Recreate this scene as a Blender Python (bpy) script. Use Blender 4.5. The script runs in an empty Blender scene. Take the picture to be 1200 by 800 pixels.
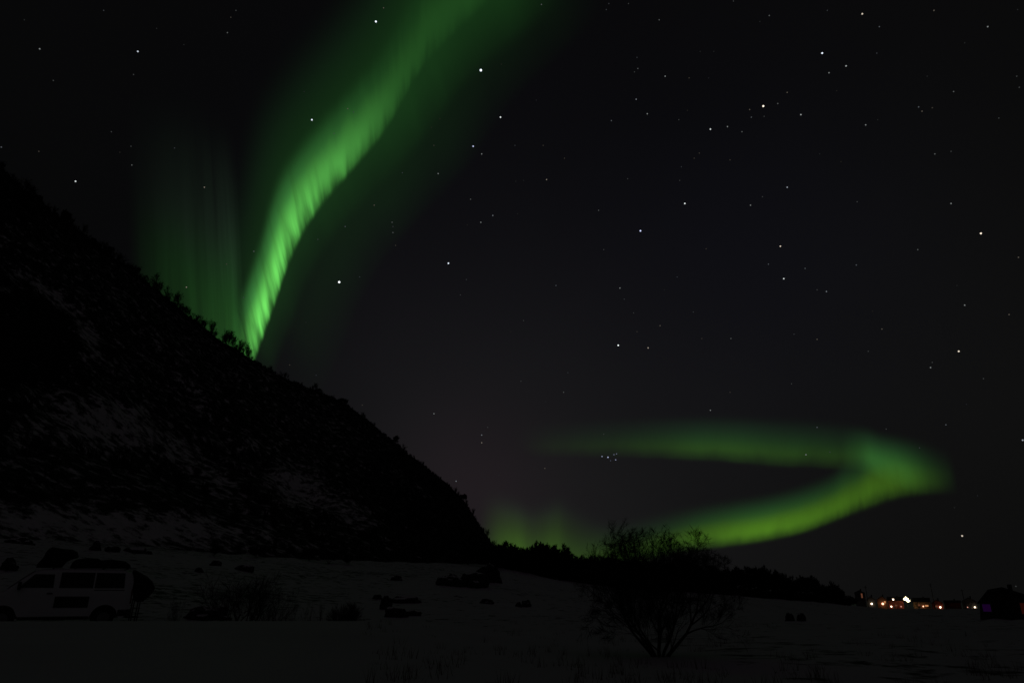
import bpy, bmesh, math, random
import numpy as np
from math import sin, cos, tan, pi, radians, hypot, atan2, exp
from mathutils import Vector, noise, Matrix
random.seed(7)
sc = bpy.context.scene
C = sc.collection

# ------------------------------------------------------------------ camera
F = 800.0                       # focal length in photo pixels (1200 wide)
PITCH = radians(20.37)
CAMZ = 1.25
cam_d = bpy.data.cameras.new('camera'); cam = bpy.data.objects.new('camera', cam_d); C.objects.link(cam)
cam_d.sensor_width = 36.0; cam_d.lens = 24.0
cam_d.clip_start = 0.1; cam_d.clip_end = 200000
cam.location = (0, 0, CAMZ); cam.rotation_euler = (pi/2 + PITCH, 0, 0)
sc.camera = cam
CAM = Vector((0, 0, CAMZ))

def ray(px, py):
    x = px - 600.0; u = 400.0 - py
    v = Vector((x, F*cos(PITCH) - u*sin(PITCH), F*sin(PITCH) + u*cos(PITCH)))
    return v.normalized()

# ------------------------------------------------------------------ night sky light
w = bpy.data.worlds.new('World'); sc.world = w; w.use_nodes = True
nt = w.node_tree; nt.nodes.clear()
def N(t, typ, **kw):
    n = t.nodes.new(typ)
    for k, v in kw.items(): setattr(n, k, v)
    return n
def L(t, a, b): t.links.new(a, b)
def math_n(t, op, a, b=None, c=None, clamp=False):
    n = N(t, 'ShaderNodeMath', operation=op, use_clamp=clamp)
    for i, v in enumerate((a, b, c)):
        if v is None: continue
        if isinstance(v, (int, float)): n.inputs[i].default_value = v
        else: L(t, v, n.inputs[i])
    return n.outputs[0]
tc = N(nt, 'ShaderNodeTexCoord')
def lobe(d, sigma_deg, col):
    """a soft glow in the sky round direction d"""
    dn = N(nt, 'ShaderNodeVectorMath', operation='DOT_PRODUCT'); L(nt, tc.outputs['Generated'], dn.inputs[0]); dn.inputs[1].default_value = d
    k = 1.0/(radians(sigma_deg)**2)
    e = math_n(nt, 'EXPONENT', math_n(nt, 'MULTIPLY', math_n(nt, 'SUBTRACT', dn.outputs['Value'], 1.0), k))
    m = N(nt, 'ShaderNodeVectorMath', operation='SCALE'); m.inputs[0].default_value = col; L(nt, e, m.inputs['Scale'])
    return m.outputs[0]
base = N(nt, 'ShaderNodeVectorMath', operation='ADD'); base.inputs[0].default_value = (0.0019, 0.0020, 0.0020); base.inputs[1].default_value = (0, 0, 0)
acc = base.outputs[0]
for d, s, c in [(ray(575, 630), 13, (0.0076, 0.0074, 0.0070)),
                (ray(555, 575), 4.5, (0.0042, 0.0012, 0.0026)),
                (ray(600, 400), 17, (0.0004, 0.0004, 0.0014)), (ray(900, 310), 9, (0.0000, 0.0000, 0.0013)),
                (ray(1160, 370), 14, (0.0016, 0.0016, 0.0014)), (ray(1000, 650), 20, (0.0014, 0.0013, 0.0012)), (ray(520, 420), 13, (0.0009, 0.0007, 0.0011)),
                (Vector((0.1, -0.93, 0.25)).normalized(), 30, (0.0088, 0.0095, 0.0088)),  # unseen glow behind the camera, added to brighten the slopes facing it
                (Vector((0.05, -0.35, 0.93)).normalized(), 24, (0.0037, 0.0, 0.0037))]:  # unseen magenta glow overhead, added to offset the aurora's green on the snow
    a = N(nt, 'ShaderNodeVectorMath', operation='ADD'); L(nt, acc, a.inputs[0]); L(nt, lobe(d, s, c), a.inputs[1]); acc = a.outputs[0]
# uneven airglow
nz = N(nt, 'ShaderNodeTexNoise'); nz.inputs['Scale'].default_value = 2.2; nz.inputs['Detail'].default_value = 2; L(nt, tc.outputs['Generated'], nz.inputs['Vector'])
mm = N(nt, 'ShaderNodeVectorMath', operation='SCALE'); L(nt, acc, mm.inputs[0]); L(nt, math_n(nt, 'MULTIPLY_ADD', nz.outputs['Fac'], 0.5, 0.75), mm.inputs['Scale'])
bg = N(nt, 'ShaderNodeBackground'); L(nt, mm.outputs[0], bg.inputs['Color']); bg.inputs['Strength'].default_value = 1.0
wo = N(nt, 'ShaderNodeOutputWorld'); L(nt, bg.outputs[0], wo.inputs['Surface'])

vs = sc.view_settings; vs.view_transform = 'Standard'; vs.look = 'None'; vs.exposure = 0; vs.gamma = 1; vs.use_curve_mapping = False
sc.render.dither_intensity = 1.0
cy = sc.cycles
cy.use_denoising = True; cy.denoiser = 'OPENIMAGEDENOISE'; cy.denoising_input_passes = 'RGB_ALBEDO_NORMAL'; cy.denoising_prefilter = 'ACCURATE'; cy.use_adaptive_sampling = False
cy.transparent_max_bounces = 40; cy.max_bounces = 4; cy.sample_clamp_indirect = 0.5
cy.use_light_tree = True

# ------------------------------------------------------------------ helpers
def tag(o, label=None, cat=None, group=None, kind=None):
    if label: o['label'] = label
    if cat: o['category'] = cat
    if group: o['group'] = group
    if kind: o['kind'] = kind
    return o
def empty(name, loc, rz=0, **kw):
    o = bpy.data.objects.new(name, None); C.objects.link(o); o.location = loc; o.rotation_euler = (0, 0, rz); o.empty_display_size = .3
    return tag(o, **kw)
def link(name, me, mat=None, parent=None, loc=(0, 0, 0)):
    o = bpy.data.objects.new(name, me); C.objects.link(o); o.location = loc
    if mat is not None and not len(me.materials): me.materials.append(mat)
    if parent: o.parent = parent
    return o
class MB:
    def __init__(s): s.v = []; s.f = []
    def add(s, vs, fs):
        b = len(s.v); s.v += [tuple(p) for p in vs]; s.f += [tuple(b+i for i in f) for f in fs]
    def box(s, c, d, rz=0, ry=0):
        m = Matrix.Rotation(rz, 3, 'Z') @ Matrix.Rotation(ry, 3, 'Y')
        P = [Vector(c) + m @ Vector((d[0]/2*i, d[1]/2*j, d[2]/2*k)) for k in (-1, 1) for j in (-1, 1) for i in (-1, 1)]
        s.add(P, [(0, 2, 3, 1), (4, 5, 7, 6), (0, 1, 5, 4), (2, 6, 7, 3), (0, 4, 6, 2), (1, 3, 7, 5)])
    def tube(s, pts, rad, n=5, cap=True):
        rings = []; b = len(s.v)
        for i, p in enumerate(pts):
            p = Vector(p)
            t = (Vector(pts[min(i+1, len(pts)-1)]) - Vector(pts[max(i-1, 0)])).normalized()
            a = t.cross(Vector((0.31, 0.95, 0.11))).normalized(); c2 = t.cross(a)
            r = rad[i] if isinstance(rad, (list, tuple)) else rad
            for k in range(n): s.v.append(tuple(p + a*r*cos(2*pi*k/n) + c2*r*sin(2*pi*k/n)))
        for i in range(len(pts)-1):
            for k in range(n):
                s.f.append((b+i*n+k, b+i*n+(k+1) % n, b+(i+1)*n+(k+1) % n, b+(i+1)*n+k))
        if cap:
            s.f.append(tuple(b+k for k in reversed(range(n)))); s.f.append(tuple(b+(len(pts)-1)*n+k for k in range(n)))
    def prism(s, poly, y0, y1):        # polygon in x,z extruded along y
        n = len(poly)
        s.add([(x, y0, z) for x, z in poly] + [(x, y1, z) for x, z in poly],
              [tuple(range(n)), tuple(reversed(range(n, 2*n)))] + [(i, i+n, (i+1) % n+n, (i+1) % n) for i in range(n)])
    def mesh(s, name, smooth=False):
        me = bpy.data.meshes.new(name); me.from_pydata(s.v, [], s.f); me.validate()
        if smooth: me.polygons.foreach_set('use_smooth', [True]*len(me.polygons))
        return me
    def build(s, name, mat, parent=None, loc=(0, 0, 0), smooth=False, bevel=0):
        o = link(name, s.mesh(name, smooth), mat, parent, loc)
        if bevel:
            b = o.modifiers.new('bevel', 'BEVEL'); b.width = bevel; b.segments = 2; b.limit_method = 'ANGLE'
        return o
def children(o): return [c for c in C.objects if c.parent == o]
def copy_tree(o, parent=None, label=None, group=None):
    kids = list(o.children)
    c = o.copy(); C.objects.link(c)
    if parent: c.parent = parent
    if label: c['label'] = label
    if group: c['group'] = group
    for k in kids: copy_tree(k, c)
    return c

def pbr(name, col, rough=0.8, metal=0, bump=0, bscale=20, var=0, vscale=3, spec=0.3):
    m = bpy.data.materials.new(name); m.use_nodes = True; t = m.node_tree; p = t.nodes['Principled BSDF']
    p.inputs['Base Color'].default_value = (*col, 1); p.inputs['Roughness'].default_value = rough; p.inputs['Metallic'].default_value = metal
    p.inputs['Specular IOR Level'].default_value = spec
    tx = N(t, 'ShaderNodeTexCoord')
    if var:
        n = N(t, 'ShaderNodeTexNoise'); n.inputs['Scale'].default_value = vscale; n.inputs['Detail'].default_value = 6; L(t, tx.outputs['Object'], n.inputs['Vector'])
        r = N(t, 'ShaderNodeMix', data_type='RGBA'); L(t, n.outputs['Fac'], r.inputs['Factor'])
        r.inputs['A'].default_value = (*[c*(1-var) for c in col], 1); r.inputs['B'].default_value = (*[min(1, c*(1+var)) for c in col], 1)
        L(t, r.outputs['Result'], p.inputs['Base Color'])
    if bump:
        n = N(t, 'ShaderNodeTexNoise'); n.inputs['Scale'].default_value = bscale; n.inputs['Detail'].default_value = 5; L(t, tx.outputs['Object'], n.inputs['Vector'])
        b = N(t, 'ShaderNodeBump'); b.inputs['Strength'].default_value = bump; L(t, n.outputs['Fac'], b.inputs['Height']); L(t, b.outputs[0], p.inputs['Normal'])
    return m
def emis(name, col, strength, sample=True):
    m = bpy.data.materials.new(name); m.use_nodes = True; t = m.node_tree; t.nodes.clear()
    e = N(t, 'ShaderNodeEmission'); e.inputs['Color'].default_value = (*col, 1); e.inputs['Strength'].default_value = strength
    o = N(t, 'ShaderNodeOutputMaterial'); L(t, e.outputs[0], o.inputs['Surface'])
    if not sample: m.cycles.emission_sampling = 'NONE'
    return m

M = {}
# snow: fine wind crust, a few darker specks of heath poking through
def snow_mat(name, speck):
    m = bpy.data.materials.new(name); m.use_nodes = True; t = m.node_tree; p = t.nodes['Principled BSDF']
    p.inputs['Roughness'].default_value = 0.75; p.inputs['Specular IOR Level'].default_value = 0.25
    g = N(t, 'ShaderNodeTexCoord')
    n1 = N(t, 'ShaderNodeTexNoise'); n1.inputs['Scale'].default_value = 0.35; n1.inputs['Detail'].default_value = 7; L(t, g.outputs['Object'], n1.inputs['Vector'])
    n2 = N(t, 'ShaderNodeTexNoise'); n2.inputs['Scale'].default_value = 9; n2.inputs['Detail'].default_value = 6; L(t, g.outputs['Object'], n2.inputs['Vector'])
    mix = N(t, 'ShaderNodeMix', data_type='RGBA'); mix.inputs['A'].default_value = (.62, .60, .63, 1); mix.inputs['B'].default_value = (.80, .78, .81, 1)
    L(t, n1.outputs['Fac'], mix.inputs['Factor'])
    at = N(t, 'ShaderNodeAttribute', attribute_name='heath')
    n3 = N(t, 'ShaderNodeTexNoise'); n3.inputs['Scale'].default_value = speck; n3.inputs['Detail'].default_value = 8; n3.inputs['Roughness'].default_value = .7; L(t, g.outputs['Object'], n3.inputs['Vector'])
    k = math_n(t, 'ADD', n3.outputs['Fac'], at.outputs['Fac'])
    mr = N(t, 'ShaderNodeMapRange'); L(t, k, mr.inputs['Value']); mr.inputs['From Min'].default_value = .98; mr.inputs['From Max'].default_value = 1.06
    mix2 = N(t, 'ShaderNodeMix', data_type='RGBA'); L(t, mr.outputs[0], mix2.inputs['Factor']); L(t, mix.outputs['Result'], mix2.inputs['A']); mix2.inputs['B'].default_value = (.035, .03, .025, 1)
    L(t, mix2.outputs['Result'], p.inputs['Base Color'])
    b = N(t, 'ShaderNodeBump'); b.inputs['Strength'].default_value = .35; b.inputs['Distance'].default_value = .05
    L(t, n2.outputs['Fac'], b.inputs['Height']); L(t, b.outputs[0], p.inputs['Normal'])
    return m
M['snow'] = snow_mat('snow', 1.3)
M['bark'] = pbr('dark_bark', (.035, .028, .024), .9, bump=.6, bscale=60, var=.4)
M['twig'] = pbr('twigs', (.03, .024, .022), .9)
M['scrub'] = pbr('scrub_twigs', (.03, .026, .024), .95)

# ------------------------------------------------------------------ ground
def interp(tab, x):
    if x <= tab[0][0]: return tab[0][1:]
    for a, b in zip(tab, tab[1:]):
        if x <= b[0]:
            k = (x-a[0])/(b[0]-a[0]); return tuple(p+(q-p)*k for p, q in zip(a[1:], b[1:]))
    return tab[-1][1:]
def smooth(a, b, x):
    t = min(1, max(0, (x-a)/(b-a))); return t*t*(3-2*t)
FAR = [(-900, 640, 75), (0, 630, 85), (150, 639, 90), (300, 652, 100), (450, 658, 120), (590, 662, 150), (660, 676, 170), (760, 690, 190),
       (860, 697, 220), (950, 704, 300), (1030, 713, 480), (1100, 713.5, 520), (1200, 713.5, 540), (1800, 712, 540)]
def far_edge(az):
    a = max(-1.25, min(1.25, az))
    px = 600 + F*tan(a)/cos(PITCH)
    py, r = interp(FAR, px)
    d = ray(px, py); return CAMZ + r*d.z/hypot(d.x, d.y), r
EDGE_Y = 20.0
def gz(x, y, detail=True):
    r = hypot(x, y); az = atan2(x, y)
    aw = abs(az)
    zf, rf = far_edge(az)
    lw = 1 - smooth(-3.5, 1.5, x)           # 1 on the left where the raised flat ends in a bank
    near = 0.60 - (1-lw)*(0.20 + 0.012*max(0, y-6))
    if y > 0: near -= lw*0.60*smooth(EDGE_Y, EDGE_Y+1.1, y)
    near = max(near, -0.4)
    t = max(0.0, (r-27)/(rf-27))
    if t <= 1: z = near + (zf-near)*(t**1.15 if t > 0 else 0)
    else:
        z = zf - (r-rf)*0.022
        z = max(z, -75 + 0.0*r)
    if aw > 1.9: z = .5*(1-smooth(1.9, 2.4, aw)) * (z/.5 if abs(z) < 8 else 8) + smooth(1.9, 2.4, aw)*0.4
    if detail:
        amp = 0.012 + 0.25*smooth(24, 60, r)*(1-smooth(300, 900, r)*.0)
        if x > -2: amp = max(amp, 0.05*smooth(-2, 4, x))
        z += amp*noise.noise(Vector((x*.22, y*.22, 3))) + amp*.5*noise.noise(Vector((x*.7, y*.7, 9))) + amp*.2*noise.noise(Vector((x*2.1, y*2.1, 5)))
        z += 0.5*smooth(60, 200, r)*noise.noise(Vector((x*.03, y*.03, 1)))
    return z
def hit(px, py):
    """the place on the ground that is seen at photo position px, py"""
    d = ray(px, py); s = 3.0
    while s < 3000:
        p = CAM + d*s
        if p.z < gz(p.x, p.y): break
        s *= 1.004
    return CAM + d*s
def at_depth(px, Y):
    """ground point under image column px at world depth Y"""
    x = (px-600)/F*Y*cos(PITCH); x = (px-600)/F*(Y*cos(PITCH))
    return Vector((x, Y, gz(x, Y)))

class Face:
    """an upright frame whose x axis runs square to the line of sight from the tripod to point P"""
    def __init__(s, P):
        s.az = atan2(P.x, P.y); s.n = Vector((sin(s.az), cos(s.az), 0)); s.t = Vector((cos(s.az), -sin(s.az), 0)); s.P = Vector(P); s.D = P.x*s.n.x+P.y*s.n.y
    def at(s, px, py, back=0):
        d = ray(px, py); q = CAM + d*((s.D+back)/d.dot(s.n)); r = q - s.P
        return r.dot(s.t), r.z
rad = [1.0]
while rad[-1] < 15: rad.append(rad[-1]*1.055)
while rad[-1] < 34: rad.append(rad[-1]+.16)
while rad[-1] < 9000: rad.append(rad[-1]*1.03)
azs = [radians(a) for a in np.arange(-70, 70, .3)] + [radians(a) for a in np.arange(70, 290, 4)]
V = [(0, 0, gz(0, 0))]; heath = [0.0]
for r in rad:
    for a in azs:
        x, y = r*sin(a), r*cos(a); V.append((x, y, gz(x, y)))
        h = .30
        if y > EDGE_Y and r > 24: h = .41
        if x > 3 and y > 3: h = .40
        if y > EDGE_Y+5 and x < -10: h = .45
        heath.append(h + .10*noise.noise(Vector((x*.08, y*.08, 0)))*(1 if h > .32 else .3))
na = len(azs); Fc = [(0, 1+(i+1) % na, 1+i) for i in range(na)]
for j in range(len(rad)-1):
    b0 = 1+j*na; b1 = b0+na
    for i in range(na):
        k = (i+1) % na; Fc.append((b0+i, b0+k, b1+k, b1+i))
me = bpy.data.meshes.new('ground'); me.from_pydata(V, [], Fc)
me.polygons.foreach_set('use_smooth', [True]*len(me.polygons))
a = me.attributes.new('heath', 'FLOAT', 'POINT'); a.data.foreach_set('value', heath)
g = link('ground', me, M['snow']); g['kind'] = 'structure'

# ------------------------------------------------------------------ mountain
RIDGE = [(-900, -330, 250), (-400, -40, 250), (-150, 105, 250), (0, 198, 250), (40, 231, 255), (60, 248, 258), (100, 275, 262), (150, 314, 270), (200, 353, 276), (240, 386, 282),
         (275, 410, 288), (300, 425, 293), (330, 442, 300), (370, 458, 308), (405, 473, 316), (440, 500, 325), (480, 533, 335), (520, 563, 345), (545, 588, 352),
         (560, 612, 357), (575, 635, 362), (590, 652, 368), (602, 668, 372)]
def col(px):
    py, rr = interp(RIDGE, px); d = ray(px, py); h = hypot(d.x, d.y)
    zr = CAMZ + rr*d.z/h
    az = atan2(d.x, d.y)
    zf, rf = far_edge(az)
    return az, zr, rr, zf, rf
def mpos(px, t):
    py, rr = interp(RIDGE, px); d = ray(px, py)
    az0 = atan2(d.x, d.y)
    zr = CAMZ + rr*d.z/hypot(d.x, d.y)
    # the foot of this fall line lies where the ground meets the slope in the same column of the valley
    fpx = px
    df = ray(fpx, 655); azf = atan2(df.x, df.y)
    zf, rf = far_edge(azf)
    A = Vector((rf*sin(azf), rf*cos(azf), zf-2.5)); B = Vector((rr*sin(az0), rr*cos(az0), zr))
    if t <= 1:
        k = t; P = A.lerp(B, k); P.z = A.z + (B.z-A.z)*(0.30*k + 0.70*k**1.55)
        H = max(0, B.z-A.z)
        w_ = sin(pi*min(1, k))**.7
        q = Vector((P.x*.012, P.y*.012, P.z*.012))
        P.z += w_*H*.075*noise.noise(q*1.0) + w_*H*.04*noise.noise(q*3.1+Vector((5, 1, 2)))
        P += Vector((0, -1, .3))*w_*min(3.2, H*.06)*noise.noise(q*11)
        P.z += min(1.0, H*.02)*noise.noise(Vector((P.x*.11, P.y*.11, 7)))
    else:
        e = (t-1)*220; P = B + Vector((sin(az0), cos(az0), 0))*e; P.z -= e*.35 + 1.2*(1-exp(-e*.3))
        P.z += min(1.0, max(0, zr-zf)*.02)*noise.noise(Vector((P.x*.11, P.y*.11, 7)))
    return P
# where snow lies on the slope, in slope coordinates (seen-from-valley columns and rows)
PATCH = [(60, 345, 60, 9, 38, 1.0), (105, 395, 34, 12, 62, 1.0), (60, 462, 60, 8, 0, .7), (120, 495, 85, 33, 12, 1.15), (205, 525, 60, 22, 35, .9), (250, 560, 55, 20, 35, .8), (180, 430, 30, 8, 50, .5),
         (225, 455, 35, 8, 40, .8), (350, 570, 48, 27, 25, 1.1), (410, 600, 40, 18, 30, .85), (300, 520, 35, 12, 35, .6), (120, 618, 200, 24, 3, 1.25), (340, 640, 60, 10, 0, .6),
         (30, 500, 45, 18, 0, .7), (470, 560, 40, 8, 38, .35), (380, 500, 40, 7, 35, .35), (420, 640, 50, 10, 0, .5), (15, 545, 60, 10, 0, .5), (300, 605, 40, 9, 10, .5)]
def to_px(P):
    v = P - CAM; f = v.y*cos(PITCH)+v.z*sin(PITCH); u = -v.y*sin(PITCH)+v.z*cos(PITCH)
    return 600+F*v.x/f, 400-F*u/f
def snow_at(P):
    x, y = to_px(P); s = .36*smooth(520, 380, x)*smooth(240, 330, y-.35*x+40) if x < 520 else 0
    if x < 88 and 345 < y < 452: s = 0
    for cx, cy, a, b, an, k in PATCH:
        an = radians(an); dx, dy = x-cx, y-cy
        u = (dx*cos(an)+dy*sin(an))/a; v = (-dx*sin(an)+dy*cos(an))/b
        s = max(s, k*exp(-(u*u+v*v)*.9))
    return s
pxs = list(np.arange(-900, -60, 20)) + list(np.arange(-60, 603, 2.2)); ts = list(np.linspace(0, 1, 170)) + list(np.linspace(1.01, 2.2, 22))
V = []; sn = []
for px in pxs:
    for t in ts:
        P = mpos(px, t); V.append(tuple(P)); sn.append(snow_at(P) if P.y > 1 else .3)
nt_ = len(ts); Fc = [(i*nt_+j, (i+1)*nt_+j, (i+1)*nt_+j+1, i*nt_+j+1) for i in range(len(pxs)-1) for j in range(nt_-1)]
me = bpy.data.meshes.new('mountain'); me.from_pydata(V, [], Fc)
me.polygons.foreach_set('use_smooth', [True]*len(me.polygons))
a = me.attributes.new('snow_cover', 'FLOAT', 'POINT'); a.data.foreach_set('value', sn)
m = bpy.data.materials.new('mountain_rock_and_snow'); m.use_nodes = True; t = m.node_tree; p = t.nodes['Principled BSDF']; p.inputs['Roughness'].default_value = .9; p.inputs['Specular IOR Level'].default_value = .1
g_ = N(t, 'ShaderNodeTexCoord'); at = N(t, 'ShaderNodeAttribute', attribute_name='snow_cover')
mp = N(t, 'ShaderNodeMapping'); L(t, g_.outputs['Object'], mp.inputs['Vector']); mp.inputs['Scale'].default_value = (1, 1, 1.0)
n1 = N(t, 'ShaderNodeTexNoise'); n1.inputs['Scale'].default_value = .42; n1.inputs['Detail'].default_value = 9; n1.inputs['Roughness'].default_value = .74; L(t, mp.outputs[0], n1.inputs['Vector'])
k = math_n(t, 'ADD', math_n(t, 'MULTIPLY', at.outputs['Fac'], .44), math_n(t, 'MULTIPLY_ADD', n1.outputs['Fac'], 2.4, -.70))
mr = N(t, 'ShaderNodeMapRange', interpolation_type='SMOOTHSTEP'); L(t, k, mr.inputs['Value']); mr.inputs['From Min'].default_value = .70; mr.inputs['From Max'].default_value = 1.0
mx = N(t, 'ShaderNodeMix', data_type='RGBA'); L(t, mr.outputs[0], mx.inputs['Factor']); mx.inputs['A'].default_value = (.024, .022, .022, 1); mx.inputs['B'].default_value = (.80, .80, .80, 1)
L(t, mx.outputs['Result'], p.inputs['Base Color'])
nb = N(t, 'ShaderNodeTexNoise'); nb.inputs['Scale'].default_value = .5; nb.inputs['Detail'].default_value = 8; L(t, g_.outputs['Object'], nb.inputs['Vector'])
b = N(t, 'ShaderNodeBump'); b.inputs['Strength'].default_value = .8; b.inputs['Distance'].default_value = 1.5; L(t, nb.outputs['Fac'], b.inputs['Height']); L(t, b.outputs[0], p.inputs['Normal'])
mo = link('mountain', me, m); mo['kind'] = 'structure'

# ------------------------------------------------------------------ aurora
def lerp_path(path, u):
    n = len(path)-1; i = min(n-1, int(u*n)); k = u*n-i
    def g(j): return path[max(0, min(n, j))]
    out = []
    for c in range(len(path[0])):
        a0, a1, a2, a3 = g(i-1)[c], g(i)[c], g(i+1)[c], g(i+2)[c]
        out.append(.5*((2*a1)+(-a0+a2)*k+(2*a0-5*a1+4*a2-a3)*k*k+(-a0+3*a1-3*a2+a3)*k**3))
    return out
ALT = 3000.0
def aurora(label, path, ramp_u, ramp_v, rays=(0, 1, 0), nu=260, nv=40, hi=1.6, seed=0., dist=None, group='green northern lights', calm=False):
    """path rows: lower edge x, y and upper edge x, y of the curtain; the lower edge hangs at one height above the valley.
    ramp_u: (u, strength) along the curtain; ramp_v: (v, share, colour) with height"""
    V = []; UV = []
    for i in range(nu):
        u = i/(nu-1); x0, y0, x1, y1 = lerp_path(path, u)
        a = ray(x0, y0); b = ray(x1, y1)
        da = dist or ALT/max(a.z, .06)
        A = CAM + a*da
        hb = hypot(b.x, b.y); ha = hypot(a.x, a.y)*da
        B = CAM + b*(da*(1.0+.12))
        for j in range(nv):
            v = j/(nv-1)
            d = (a.lerp(b, v)).normalized(); V.append(tuple(CAM + d*(da*(1+.12*v)))); UV.append((u, v))
    Fc = [(i*nv+j, (i+1)*nv+j, (i+1)*nv+j+1, i*nv+j+1) for i in range(nu-1) for j in range(nv-1)]
    me = bpy.data.meshes.new('aurora_curtain'); me.from_pydata(V, [], Fc); me.polygons.foreach_set('use_smooth', [True]*len(me.polygons))
    uvl = me.uv_layers.new(name='uv'); idx = np.empty(len(me.loops), dtype=np.int32); me.loops.foreach_get('vertex_index', idx)
    uvl.data.foreach_set('uv', np.array(UV)[idx].ravel())
    m = bpy.data.materials.new('aurora_glow'); m.use_nodes = True; t = m.node_tree; t.nodes.clear()
    uv = N(t, 'ShaderNodeUVMap', uv_map='uv'); sp = N(t, 'ShaderNodeSeparateXYZ'); L(t, uv.outputs[0], sp.inputs[0])
    def ramp(fac, stops):
        r = N(t, 'ShaderNodeValToRGB'); r.color_ramp.interpolation = 'B_SPLINE'
        el = r.color_ramp.elements
        while len(el) > 1: el.remove(el[-1])
        el[0].position = stops[0][0]; el[0].color = (*stops[0][1], 1)
        for s_, c_ in stops[1:]:
            e = el.new(s_); e.color = (*c_, 1)
        L(t, fac, r.inputs['Fac']); return r
    ru = ramp(sp.outputs['X'], [(s_, (c_,)*3) for s_, c_ in ramp_u])
    # ragged lower and upper edges: heights wander a little along the curtain
    amp, freq, edge = rays
    cmb = N(t, 'ShaderNodeCombineXYZ'); L(t, math_n(t, 'MULTIPLY', sp.outputs['X'], freq), cmb.inputs[0]); L(t, math_n(t, 'MULTIPLY', sp.outputs['Y'], .9), cmb.inputs[1]); cmb.inputs[2].default_value = seed
    nz = N(t, 'ShaderNodeTexNoise'); nz.inputs['Scale'].default_value = 1; nz.inputs['Detail'].default_value = 3.5; nz.inputs['Roughness'].default_value = .5; L(t, cmb.outputs[0], nz.inputs['Vector'])
    nn = math_n(t, 'SUBTRACT', nz.outputs['Fac'], .5)
    vv = math_n(t, 'ADD', sp.outputs['Y'], math_n(t, 'MULTIPLY', nn, edge))
    rv = ramp(vv, [(s_, tuple(x*k_ for x in c_)) for s_, k_, c_ in ramp_v])
    amp_u = math_n(t, 'MAXIMUM', math_n(t, 'MULTIPLY_ADD', sp.outputs['X'], -amp*1.45, amp), .25) if calm else amp
    gain = math_n(t, 'MAXIMUM', math_n(t, 'MULTIPLY_ADD', nn, amp_u, 1.0), 0.08)
    # keep the ends of the curtain at nothing
    top = N(t, 'ShaderNodeMapRange', interpolation_type='SMOOTHSTEP'); L(t, sp.outputs['Y'], top.inputs['Value']); top.inputs['From Min'].default_value = 1.0; top.inputs['From Max'].default_value = .7
    bot = N(t, 'ShaderNodeMapRange', interpolation_type='SMOOTHSTEP'); L(t, sp.outputs['Y'], bot.inputs['Value']); bot.inputs['From Min'].default_value = .0; bot.inputs['From Max'].default_value = .1
    en = [N(t, 'ShaderNodeMapRange', interpolation_type='SMOOTHSTEP') for _ in (0, 1)]
    for n_e, (a_e, b_e) in zip(en, ((0, .11), (1, .93))): L(t, sp.outputs['X'], n_e.inputs['Value']); n_e.inputs['From Min'].default_value = a_e; n_e.inputs['From Max'].default_value = b_e
    ends = math_n(t, 'MULTIPLY', en[0].outputs[0], en[1].outputs[0])
    st = math_n(t, 'MULTIPLY', ends, math_n(t, 'MULTIPLY', math_n(t, 'MULTIPLY', gain, ru.outputs['Color']), math_n(t, 'MULTIPLY', top.outputs[0], bot.outputs[0])))
    e = N(t, 'ShaderNodeEmission'); L(t, rv.outputs['Color'], e.inputs['Color']); L(t, st, e.inputs['Strength'])
    tr = N(t, 'ShaderNodeBsdfTransparent'); ad = N(t, 'ShaderNodeAddShader'); L(t, e.outputs[0], ad.inputs[0]); L(t, tr.outputs[0], ad.inputs[1])
    o = N(t, 'ShaderNodeOutputMaterial'); L(t, ad.outputs[0], o.inputs['Surface'])
    ob = link('aurora_curtain', me, m)
    return tag(ob, label, 'aurora', group)

G1 = (.20, .95, .15); G2 = (.15, .95, .14); TEAL = (.17, .78, .24); YG = (.33, .95, .035); YG2 = (.27, .95, .08); GREY = (.36, .8, .42)
EDGE = [(284, 468, .24, 100), (298, 430, .24, 90), (311, 394, .24, 88), (324, 358, .24, 90), (336, 322, .25, 94), (349, 292, .25, 98), (363, 266, .22, 98), (382, 240, .18, 100), (406, 212, .15, 102),
        (431, 184, .12, 106), (452, 158, .08, 112), (468, 132, .04, 122), (482, 107, .02, 132), (498, 82, 0, 140), (522, 56, 0, 150), (558, 22, 0, 160), (612, -32, 0, 180)]
MAIN = [(x, y, x-le*ln, y-ln) for x, y, le, ln in EDGE]
TG = (.15, .78, .16)
PK = [(.0, .03, G1), (.08, .28, G1), (.18, .8, G1), (.30, 1., G1), (.46, .62, G1), (.62, .24, TG), (.82, .08, TG), (1, 0, TG)]
aurora('bright rayed green curtain of aurora rising from the mountain ridge', MAIN,
       [(0, 0), (.05, .5), (.12, .62), (.2, .58), (.3, .56), (.42, .42), (.52, .25), (.60, .12), (.68, .05), (.8, .034), (.9, .028), (1, .025)], PK, rays=(4.6, 31, .34), calm=True, nu=420, nv=60, seed=3.1)
# broad soft body of the same band
BODY = [(x0+22+48*(i/16)**2, y0+26, x1-30-10*i/16, y1-85-30*i/16) for i, (x0, y0, x1, y1) in enumerate(MAIN)]
aurora('soft broad green glow around the bright rising aurora band', BODY,
       [(0, 0), (.06, .02), (.12, .026), (.25, .028), (.4, .032), (.55, .032), (.7, .034), (.85, .034), (1, .03)],
       [(0, 0, G2), (.12, .25, G2), (.25, .8, G2), (.38, 1, G2), (.55, .7, G2), (.75, .28, TEAL), (1, 0, TEAL)], rays=(.5, 9, .1), nu=200, seed=8.)
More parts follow.
